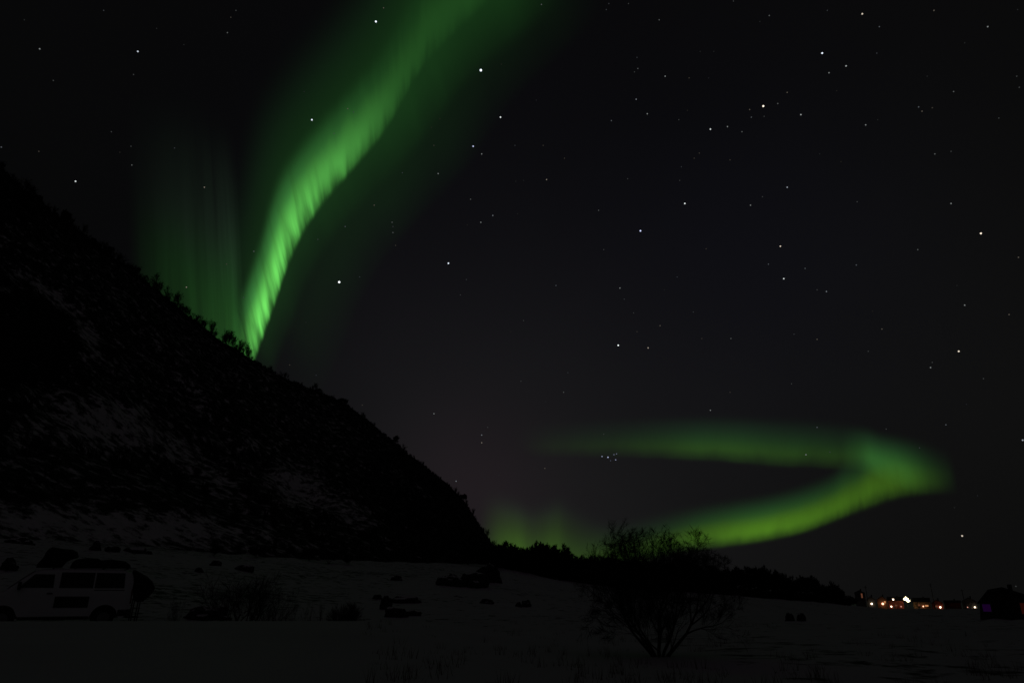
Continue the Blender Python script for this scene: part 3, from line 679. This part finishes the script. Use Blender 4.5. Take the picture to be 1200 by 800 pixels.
# ------------------------------------------------------------------ camper van
M['paint'] = pbr('white_van_paint', (.66, .66, .67), .35, spec=.4, var=.06, vscale=2)
M['glass'] = pbr('dark_glass', (.006, .007, .008), .18, spec=.25)
M['black'] = pbr('black_plastic', (.012, .012, .012), .7)
M['rubber'] = pbr('tyre_rubber', (.012, .012, .012), .85)
M['rim'] = pbr('steel_rim', (.16, .16, .165), .45, metal=.6)
M['fabric'] = pbr('black_cover_fabric', (.008, .008, .009), .95, bump=.4, bscale=8)
M['lens'] = pbr('headlight_lens', (.22, .23, .24), .2)
M['redlens'] = pbr('rear_lamp_lens', (.10, .01, .01), .3)
dv = ray(55, 727); dv = Vector((dv.x, dv.y, 0)).normalized()
VAZ = atan2(dv.x, dv.y); VD_ = 29.5
FV = Face(Vector((dv.x*VD_, dv.y*VD_, 0)))
tr_, _ = FV.at(153.5, 700)
vz = gz(dv.x*VD_, dv.y*VD_, False)
vp = FV.P + FV.t*tr_
van = empty('camper_van', (vp.x, vp.y, vz), pi-VAZ, label='white camper van with dark side windows parked behind the snow bank, loads on its roof', cat='van')
# local: +x forward (towards the left of the photo), the near side is y=0, the far side y=-1.86
LEN = 4.95; WID = 1.86
TOP = [(0, 1.60), (.03, 1.78), (.12, 1.90), (.4, 1.945), (1.5, 1.96), (2.5, 1.955), (2.85, 1.92), (3.05, 1.86), (3.3, 1.66), (3.55, 1.43), (3.78, 1.23), (4.1, 1.14), (4.5, 1.06), (4.75, .96), (4.88, .85), (4.95, .68)]
WHL = [(.76, .335), (3.72, .335)]
def topz(x): return interp(TOP, x)[0]
def botz(x):
    z = .33 if .1 < x < 4.8 else .40
    for wx, _ in WHL:
        dx = abs(x-wx)
        if dx < .43: z = max(z, .335 + math.sqrt(.43**2-dx*dx)*1.0 - .0)
    return z
def hw(x, z):
    h = WID/2
    h -= .05*smooth(.5, .2, z)*0
    h -= .13*max(0, (z-1.05)/.9)**1.3           # tumblehome above the belt line
    h *= 1 - .10*smooth(4.3, 4.95, x)**2 - .03*smooth(.12, 0, x)
    return h
def section(x, n=26):
    zb, zt = botz(x), topz(x); pts = []
    for i in range(n):
        s = i/(n-1)
        if s < .72: z = zb + (zt-.10-zb)*(s/.72); pts.append((hw(x, z), z))
        else:
            a_ = (s-.72)/.28*pi/2; h0 = hw(x, zt-.1); pts.append((h0 - .22*(1-cos(a_)) , zt-.10 + .10*sin(a_)))
    h0 = pts[-1][0]
    for k in (.6, .3, 0): pts.append((h0*k, zt + .025*(1-k)))
    return pts
xs = sorted(set([0, .02, .05, .1, .2, .3, .4] + list(np.arange(.46, 1.42, .04)) + list(np.arange(1.5, 3.4, .12)) + list(np.arange(3.42, 4.42, .04)) + list(np.arange(4.45, 4.95, .06)) + [4.95]))
bm_ = MB(); ns = None
for x in xs:
    s = section(x); full = [(h, z) for h, z in s] + [(-h, z) for h, z in reversed(s[:-1])]; ns = len(full)
    for h, z in full: bm_.v.append((x, h-WID/2, z))
for i in range(len(xs)-1):
    for k in range(ns-1): bm_.f.append((i*ns+k, i*ns+k+1, (i+1)*ns+k+1, (i+1)*ns+k))
bm_.f.append(tuple(range(ns))); bm_.f.append(tuple((len(xs)-1)*ns+k for k in reversed(range(ns))))
body = bm_.build('body', M['paint'], van, smooth=False)
for p_ in body.data.polygons: p_.use_smooth = len(p_.vertices) == 4
def side_panel(name, corners, mat, off=.008, both=True, parent=van, sides=None, thick=.006):
    """a pane that follows the curve of the body side; corners: polygon in x,z"""
    zmin, zmax = min(c_[1] for c_ in corners), max(c_[1] for c_ in corners)
    out = []
    for sg in (sides or ((1, -1) if both else (1,))):
        mb = MB(); nz_ = 8; rows = []
        for j in range(nz_+1):
            z = zmin + (zmax-zmin)*j/nz_; cr_ = []
            for a_, b_ in zip(corners, corners[1:]+corners[:1]):
                if (a_[1]-z)*(b_[1]-z) <= 0 and a_[1] != b_[1]: cr_.append(a_[0]+(b_[0]-a_[0])*(z-a_[1])/(b_[1]-a_[1]))
            if len(cr_) < 2: cr_ = [c_[0] for c_ in corners if abs(c_[1]-z) < 1e-6]
            rows.append((min(cr_), max(cr_), z))
        nx = 10
        for lay in (0, 1):
            for x0_, x1_, z in rows:
                for i in range(nx+1):
                    x = x0_+(x1_-x0_)*i/nx; mb.v.append((x, sg*(hw(x, z)+off - lay*thick)-WID/2, z))
        W_ = nx+1; T = W_*len(rows)
        for j in range(nz_):
            for i in range(nx):
                q = (j*W_+i, j*W_+i+1, (j+1)*W_+i+1, (j+1)*W_+i); mb.f.append(q); mb.f.append(tuple(T+k for k in reversed(q)))
        ring = [i for i in range(W_)] + [j*W_+nx for j in range(1, nz_+1)] + [nz_*W_+i for i in reversed(range(nx))] + [j*W_ for j in reversed(range(1, nz_))]
        for a_, b_ in zip(ring, ring[1:]+ring[:1]): mb.f.append((a_, b_, b_+T, a_+T))
        out.append(mb.build(name, mat, parent))
    return out
for wd in side_panel('side_window', [(.27, 1.32), (1.20, 1.32), (1.20, 1.83), (.31, 1.83)], M['glass']): pass
side_panel('side_window', [(1.25, 1.32), (2.26, 1.32), (2.26, 1.83), (1.25, 1.83)], M['glass'])
cdoor = side_panel('cab_door', [(2.36, .42), (3.22, .42), (3.34, .80), (3.52, 1.26), (3.48, 1.32), (3.02, 1.82), (2.36, 1.82)], M['paint'], off=.006, thick=.008)
for dd, sg in zip(cdoor, (1, -1)):
    side_panel('window_pane', [(2.43, 1.32), (3.42, 1.32), (3.03, 1.76), (2.46, 1.76)], M['glass'], off=.013, parent=dd, sides=(sg,))
    hb = MB(); hb.box((2.50, sg*(WID/2+.018)-WID/2, 1.14), (.17, .035, .035)); hb.build('handle', M['black'], dd, bevel=.008)
sd = side_panel('sliding_door', [(1.22, .42), (2.33, .42), (2.33, 1.24), (1.22, 1.24)], M['paint'], off=.006, both=False, thick=.008)[0]
side_panel('trim_panel', [(1.30, .68), (2.32, .68), (2.32, 1.04), (1.30, 1.04)], M['black'], off=.016, parent=sd, both=False)
side_panel('rail', [(.25, 1.245), (1.2, 1.245), (1.2, 1.265), (.25, 1.265)], M['black'], off=.012)
side_panel('sill', [(1.22, .30), (3.27, .30), (3.27, .40), (1.22, .40)], M['black'], off=.015)
# windscreen
wsb = MB()
for i in range(9):
    x = 3.05 + .68*i/8; z = topz(x)-.02
    for j in range(9):
        k = (j/8*2-1); hx = (hw(x, z)-.14)*k; zz = topz(x) + .030*(1-k*k)*.8 + .012
        wsb.v.append((x+.012, hx-WID/2, zz))
for i in range(8):
    for j in range(8): wsb.f.append((i*9+j, i*9+j+1, (i+1)*9+j+1, (i+1)*9+j))
ws = wsb.build('windscreen', M['glass'], van, smooth=True); sm = ws.modifiers.new('s', 'SOLIDIFY'); sm.thickness = .006
rw = MB(); rw.box((-.008, -WID/2, 1.46), (.014, 1.36, .52)); rw.build('rear_window', M['glass'], van, bevel=.004)
lp = MB(); lp.box((-.008, -WID/2, .72), (.02, .52, .12)); lp.build('number_plate', M['paint'], van)
for sg in (-1, 1):
    h_ = MB(); h_.box((4.80, sg*.70-WID/2, .80), (.22, .34, .18), ry=.5); h_.build('headlight', M['lens'], van, bevel=.03)
    t_ = MB(); t_.box((-.005, sg*.86-WID/2, 1.05), (.05, .10, .52)); t_.build('rear_light', M['redlens'], van, bevel=.015)
    m_ = MB(); m_.box((3.40, sg*1.04-WID/2, 1.38), (.10, .20, .26)); m_.build('mirror', M['black'], van, bevel=.03)
fb = MB(); fb.box((4.90, -WID/2, .52), (.16, 1.76, .26)); fb.build('front_bumper', M['black'], van, bevel=.05)
rb = MB(); rb.box((.0, -WID/2, .50), (.18, 1.84, .22)); rb.box((.20, .005-.0, .50), (.30, .03, .20)); rb.build('rear_bumper', M['black'], van, bevel=.01)
for wx, wr in WHL:
    for sg in (-1, 1):
        yc = sg*(WID/2-.14)-WID/2
        mb = MB(); n = 32; prof = [(.20, -.09), (.30, -.105), (.325, -.085), (.335, -.05), (.335, .05), (.325, .085), (.30, .105), (.20, .09)]
        for k in range(n):
            a_ = 2*pi*k/n
            for r_, o_ in prof: mb.v.append((wx+r_*cos(a_), yc+o_, .335+r_*sin(a_)))
        q = len(prof)
        for k in range(n):
            for j in range(q): mb.f.append((k*q+j, k*q+(j+1) % q, ((k+1) % n)*q+(j+1) % q, ((k+1) % n)*q+j))
        ty = mb.build('wheel', M['rubber'], van, smooth=True)
        rm = MB(); rm.tube([(wx, yc-.06*sg, .335), (wx, yc+.07*sg, .335)], .20, 24); rm.tube([(wx, yc+.07*sg, .335), (wx, yc+.085*sg, .335)], [.07, .05], 16); rm.build('rim', M['rim'], ty, bevel=.005)
# wheel-arch liners so one does not look through the body
wl = MB()
for wx, _ in WHL: wl.box((wx, -WID/2, .60), (.80, WID-.62, .5))
wl.box((2.42, -WID/2, .42), (2.1, WID-.2, .14)); wl.build('underbody', M['black'], van)
# load on the roof and cover at the rear, built as their own things
def puff(pix, depth, name, mat, back, zlow=None, label='', cat='', group=None):
    """a soft bag-like body: outline in world x,z given thickness and rounded towards both faces"""
    poly = [FV.at(px, py, back) for px, py in pix]
    if zlow is not None: dz = zlow - min(z for _, z in poly); poly = [(x, z+dz) for x, z in poly]
    rows = 7; mb = MB(); n = len(poly); cx = sum(p_[0] for p_ in poly)/n; cz = sum(p_[1] for p_ in poly)/n
    for j in range(rows):
        k = j/(rows-1)*2-1; s = 1-.22*abs(k)**3
        for i, (x, z) in enumerate(poly):
            q = 1 + .03*noise.noise(Vector((x*3, z*3, k*2)))
            mb.v.append(((x-cx)*s*q, depth/2*k, (z-cz)*s*q))
    for j in range(rows-1):
        for i in range(n): mb.f.append((j*n+i, j*n+(i+1) % n, (j+1)*n+(i+1) % n, (j+1)*n+i))
    mb.f.append(tuple(reversed(range(n)))); mb.f.append(tuple((rows-1)*n+i for i in range(n)))
    w_ = FV.P + FV.t*cx + FV.n*back
    o = mb.build(name, mat, None, (w_.x, w_.y, cz), smooth=False, bevel=.02); o.rotation_euler.z = -VAZ
    tag(o, label, cat, group); return min(z for _, z in poly)
YM = WID/2
roof_z = vz + 1.995
puff([(41, 671), (42, 667), (49, 660), (54, 651), (60, 647), (72, 649), (84, 650), (90, 653), (91, 659), (83, 661), (77, 664), (71, 671)], 1.2, 'roof_load', M['fabric'], YM, roof_z,
     label='tall dark wedge-shaped covered load at the front of the van roof', cat='covered load', group='black covered loads on the van')
puff([(80, 672), (83, 666), (88, 662), (100, 660), (113, 661), (116, 663), (130, 662), (146, 664), (151, 668), (152, 672)], 1.25, 'roof_load', M['fabric'], YM, roof_z,
     label='long low dark covered load at the rear of the van roof', cat='covered load', group='black covered loads on the van')
rc = MB()
for x in (.25, 1.0, 1.9, 2.55): rc.box((x, -WID/2, 1.985), (.05, 1.5, .03))
rc.build('roof_rack', M['black'], van)
zc = puff([(156.5, 703), (156, 690), (155.5, 678), (156, 668), (158, 667), (164, 671), (172, 675), (178, 681), (181.5, 688), (178, 695), (172, 700), (167, 704), (161, 705)], 1.0, 'rear_load', M['fabric'], .75, None,
     label='big rounded black covered load hanging behind the van rear window', cat='covered load', group='black covered loads on the van')
for y in (-.45, -1.2):
    cf = MB()
    for x in (-.15, -.34): cf.tube([(x, y, .12), (x-.02, y, zc-vz+.12)], .022, 8)
    cf.box((-.17, y, .34), (.44, .05, .05)); cf.build('carrier_frame', M['black'], van)

# ------------------------------------------------------------------ hut at the right
M['darkwood'] = pbr('dark_timber', (.030, .022, .018), .85, var=.4, bump=.5, bscale=12)
M['darkroof'] = pbr('dark_roofing', (.014, .014, .015), .9)
M['snowroof'] = pbr('roof_snow', (.6, .6, .61), .85)
M['frame'] = pbr('window_frame', (.10, .10, .10), .6)
HB = hit(1174, 725); FH = Face(HB); hs = FH.at(1175, 710)[0]-FH.at(1174, 710)[0]
hut = empty('hut', (HB.x, HB.y, HB.z), -FH.az, label='black timber hut with a dim purple window at the far right', cat='hut')
def hl(px, py): return FH.at(px, py)
wallp = [hl(1148, 726), hl(1148, 705), hl(1159, 693), hl(1174, 690.5), hl(1212, 702), hl(1212, 726)]
wallp[0] = (wallp[0][0], -.4); wallp[-1] = (wallp[-1][0], -.4)
mb = MB(); mb.prism(wallp, 0, 5.5); mb.build('wall', M['darkwood'], hut)
outer = [hl(1145, 706), hl(1157.5, 690.5), hl(1174, 687.5), hl(1217, 701)]; inner = [hl(1146, 707.5), hl(1158.5, 692.6), hl(1174, 689.9), hl(1216.5, 703)]
mb = MB(); mb.prism(outer + list(reversed(inner)), -.3, 5.8); rf = mb.build('roof', M['darkroof'], hut)
chx, chz = hl(1184, 688); mb = MB(); mb.box((chx, 2.5, chz-.05), (.3, .3, .6)); mb.build('chimney', M['darkroof'], rf, bevel=.02)
def lit_window(parent, x, z, w_, h_, y, mat, fm=None, dep=.06, name='window'):
    mb = MB(); e = .07
    mb.box((x, y-dep/2, z+h_/2+e/2), (w_+2*e, dep, e)); mb.box((x, y-dep/2, z-h_/2-e/2), (w_+2*e, dep, e))
    mb.box((x-w_/2-e/2, y-dep/2, z), (e, dep, h_)); mb.box((x+w_/2+e/2, y-dep/2, z), (e, dep, h_))
    f = mb.build(name, fm or M['frame'], parent); p_ = MB(); p_.box((x, y-.012, z), (w_, .02, h_)); p_.build('pane', mat, f); return f
x, z = hl(1156.3, 711.8); M['purple'] = emis('purple_lit_pane', (.050, .003, .10), .14)
lit_window(hut, x, z, 9.6*hs, 9.6*hs, 0, M['purple'])
M['dullred'] = emis('red_lit_pane', (.09, .012, .006), .16)
x, z = hl(1201, 712.5); lit_window(hut, x, z, 9*hs, 14*hs, 0, M['dullred'])
x, z = hl(1180, 715); mb = MB(); mb.box((x, -.03, (z)), (.8, .05, 1.5)); dr = mb.build('door', M['darkroof'], hut); mb = MB(); mb.box((x+.35, -.07, z), (.04, .04, .14)); mb.build('handle', M['frame'], dr)

# ------------------------------------------------------------------ village
VD = 520.0
M['house_a'] = pbr('ochre_house_boards', (.28, .16, .08), .8, var=.2)
M['house_b'] = pbr('red_house_boards', (.22, .045, .03), .8, var=.2)
M['house_c'] = pbr('white_house_boards', (.5, .49, .46), .8, var=.1)
M['house_d'] = pbr('grey_house_boards', (.10, .10, .10), .8, var=.2)
M['lamp_warm'] = emis('warm_lamp', (1, .55, .28), 5)
M['lamp_white'] = emis('white_lamp', (1, .74, .50), 5)
M['lamp_pink'] = emis('pinkish_lamp', (1, .48, .30), 3)
M['lamp_dim'] = emis('dim_lamp', (1, .45, .34), .9)
M['win_warm'] = emis('warm_window_pane', (1, .42, .16), .55)
M['win_dim'] = emis('dim_window_pane', (1, .35, .18), .10)
M['flood'] = emis('floodlight_lamp', (1, .84, .46), 9)
vs_ = VD*cos(PITCH)/F
def vpt(px, py, D=VD):
    d = ray(px, py); return CAM + d*(D/d.y)
def house(px0, px1, top, eave, bot, mat, label, D=VD, rz=0, gable=True, windows=(), lamps=(), depth=8, snow=False):
    P0 = vpt((px0+px1)/2, bot, D); zb = gz(P0.x, P0.y); P0.z = zb; FF = Face(P0)
    W_ = FF.at(px1, bot)[0]-FF.at(px0, bot)[0]; ze = FF.at((px0+px1)/2, eave)[1]; zt = FF.at((px0+px1)/2, top)[1]
    h = empty('house', P0, -FF.az, label=label, cat='house', group='village houses')
    w2 = W_/2
    mb = MB()
    if gable:                       # gable end towards the valley
        mb.prism([(-w2, -1), (-w2, ze), (0, zt-.25), (w2, ze), (w2, -1)], 0, depth); mb.build('wall', mat, h)
        mb = MB(); mb.prism([(-w2-.4, ze-.15), (0, zt), (w2+.4, ze-.15), (w2+.4, ze-.37), (0, zt-.24), (-w2-.4, ze-.37)], -.5, depth+.5)
    else:
        mb.box((0, depth/2, (ze-1)/2), (W_, depth, ze+1)); mb.build('wall', mat, h)
        mb = MB(); a_, b_ = -.5, depth+.5; m_ = depth/2
        mb.add([(-w2-.4, a_, ze), (w2+.4, a_, ze), (w2+.4, m_, zt), (-w2-.4, m_, zt), (-w2-.4, b_, ze), (w2+.4, b_, ze)], [(0, 1, 2, 3), (3, 2, 5, 4), (0, 3, 4), (1, 5, 2), (0, 4, 5, 1)])
    rf = mb.build('roof', M['snowroof'] if snow else M['darkroof'], h)
    mb = MB(); mb.box((w2*.3, depth*.5, zt+.1), (.8, .8, 1.6)); mb.build('chimney', M['darkroof'], rf)
    for px, py, w_, h_, mt in windows:
        qx, qz = FF.at(px, py); lit_window(h, qx, qz, w_, h_, 0, M[mt], dep=.1)
    for px, py, r_, mt in lamps:
        x, z = FF.at(px, py); mb = MB()
        r_ *= .8; mb.box((x, -.35, z+r_+.06), (.16, .7, .1)); br = mb.build('porch_lamp', M['frame'], h)
        bm = bmesh.new(); bmesh.ops.create_icosphere(bm, subdivisions=2, radius=r_); bmesh.ops.translate(bm, verts=bm.verts, vec=(x, -.5-r_*.6, z))
        me = bpy.data.meshes.new('bulb'); bm.to_mesh(me); bm.free(); link('bulb', me, M[mt], br)
    mb = MB(); mb.box((-w2*.35, -.04, 1.0), (1.0, .08, 2.1)); mb.build('door', M['frame'], h)
    return h
house(1004, 1016, 691, 694, 711, M['house_d'], 'tall narrow dark building at the left end of the village with a dim red window', windows=[(1010, 697.5, 1.0, 3.0, 'win_dim')], depth=6)
house(1017, 1027, 698, 702, 711, M['house_d'], 'dark village house with one white lamp, left of the pinkish one', lamps=[(1021.5, 707, .75, 'lamp_white')])
house(1029, 1041, 698, 702, 711.5, M['house_a'], 'village house with a pinkish lit front and wide lamp', lamps=[(1034.5, 707, .95, 'lamp_pink')], windows=[(1037, 705, 1.0, 1.4, 'win_warm')])
house(1042, 1060, 699, 703.5, 712, M['house_b'], 'wide red village house under the bright floodlight with lamps at both ends', D=VD+6, gable=False, lamps=[(1044.6, 710.2, .62, 'lamp_white'), (1056, 710.2, .5, 'lamp_dim')], windows=[(1050, 709, 1.4, 1.0, 'win_dim')])
house(1071, 1091, 700, 705, 712, M['house_a'], 'ochre village house glowing orange right of the floodlight', gable=False, lamps=[(1082, 710, .55, 'lamp_pink')], windows=[(1086, 709.3, 2.0, 1.0, 'win_warm'), (1077, 708.5, 1.2, 1.1, 'win_dim')])
house(1093, 1106, 702, 706, 713, M['house_b'], 'small village house with a bright white lamp on its front', lamps=[(1102, 711, .72, 'lamp_white')], windows=[(1097.5, 710, 1.4, 1.2, 'win_dim')])
house(1108, 1127, 703, 705.5, 713, M['house_b'], 'long unlit red village barn with a low roof', gable=False, depth=7)
house(1129, 1146, 699.5, 704, 713.5, M['house_d'], 'dark village house with two small lamps next to the hut', lamps=[(1134, 711, .38, 'lamp_dim'), (1142.4, 711, .62, 'lamp_white')], D=VD-8)
# lamp standing free before the houses
def lamp_post(px, py, r_, mt, label, D):
    q = vpt(px, py, D); zb = gz(q.x, q.y); h_ = q.z-zb
    t_ = empty('street_lamp', (q.x, q.y, zb), 0, label=label, cat='street lamp')
    mb = MB(); mb.tube([(0, 0, -.3), (0, 0, h_+r_), (0, -.3, h_+r_+.25), (0, -.8, h_+r_+.3)], [.12, .09, .06, .05], 8); mb.build('pole', M['frame'], t_)
    bm = bmesh.new(); bmesh.ops.create_icosphere(bm, subdivisions=2, radius=r_); bmesh.ops.translate(bm, verts=bm.verts, vec=(0, -.8, h_))
    me = bpy.data.meshes.new('lamp_head'); bm.to_mesh(me); bm.free(); link('lamp_head', me, M[mt], t_)
lamp_post(1046, 702, .55, 'lamp_white', 'street lamp shining above the wide red village house', VD-3)
# floodlight mast
q = vpt(1062, 702, VD-4); zb = gz(q.x, q.y); h_ = q.z-zb
fm = empty('floodlight_mast', (q.x, q.y, zb), 0, label='very bright yellow white floodlight mast in the middle of the village', cat='floodlight')
mb = MB(); mb.tube([(0, 0, -.5), (0, 0, h_+2.0)], [.22, .14], 10); mb.build('pole', M['frame'], fm)
mb = MB(); mb.box((0, .0, h_+.9), (4.4, .14, .14)); mb.box((.4, 0, h_-.9), (4.0, .14, .14)); mb.build('crossbar', M['frame'], fm)
for x, z, r_ in [(-.7, .3, .9), (.35, .1, 1.0), (.9, -.9, .8), (-.3, 1.5, .35), (-1.9, .2, .35), (1.9, -.9, .35)]:
    bm = bmesh.new(); bmesh.ops.create_icosphere(bm, subdivisions=3, radius=r_)
    for v in bm.verts: v.co.y *= .45; v.co.y -= .4; v.co.x += x; v.co.z += z+h_
    me = bpy.data.meshes.new('floodlight_head'); bm.to_mesh(me); bm.free(); link('floodlight_head', me, M['flood'], fm)
# utility poles
for px, top, lb, D in [(1014, 686, 'wooden utility pole above the left end of the village', VD-15), (1090, 683, 'wooden utility pole right of the ochre village house', VD-15), (1127, 690, 'wooden utility pole next to the long unlit barn', VD-15)]:
    q = vpt(px, top, D); zb = gz(q.x, q.y); H = q.z-zb
    u_ = empty('utility_pole', (q.x, q.y, zb), .2, label=lb, cat='utility pole', group='utility poles in the village')
    mb = MB(); mb.tube([(0, 0, -.5), (0, 0, H)], [.24, .17], 8); mb.build('pole', M['darkwood'], u_)
    mb = MB(); mb.box((0, 0, H-.9), (2.4, .14, .16)); ca = mb.build('crossarm', M['darkwood'], u_)
    mb = MB()
    for x in (-1, 0, 1): mb.tube([(x, 0, H-.82), (x, 0, H-.55)], .08, 6)
    mb.build('insulators', M['frame'], ca)
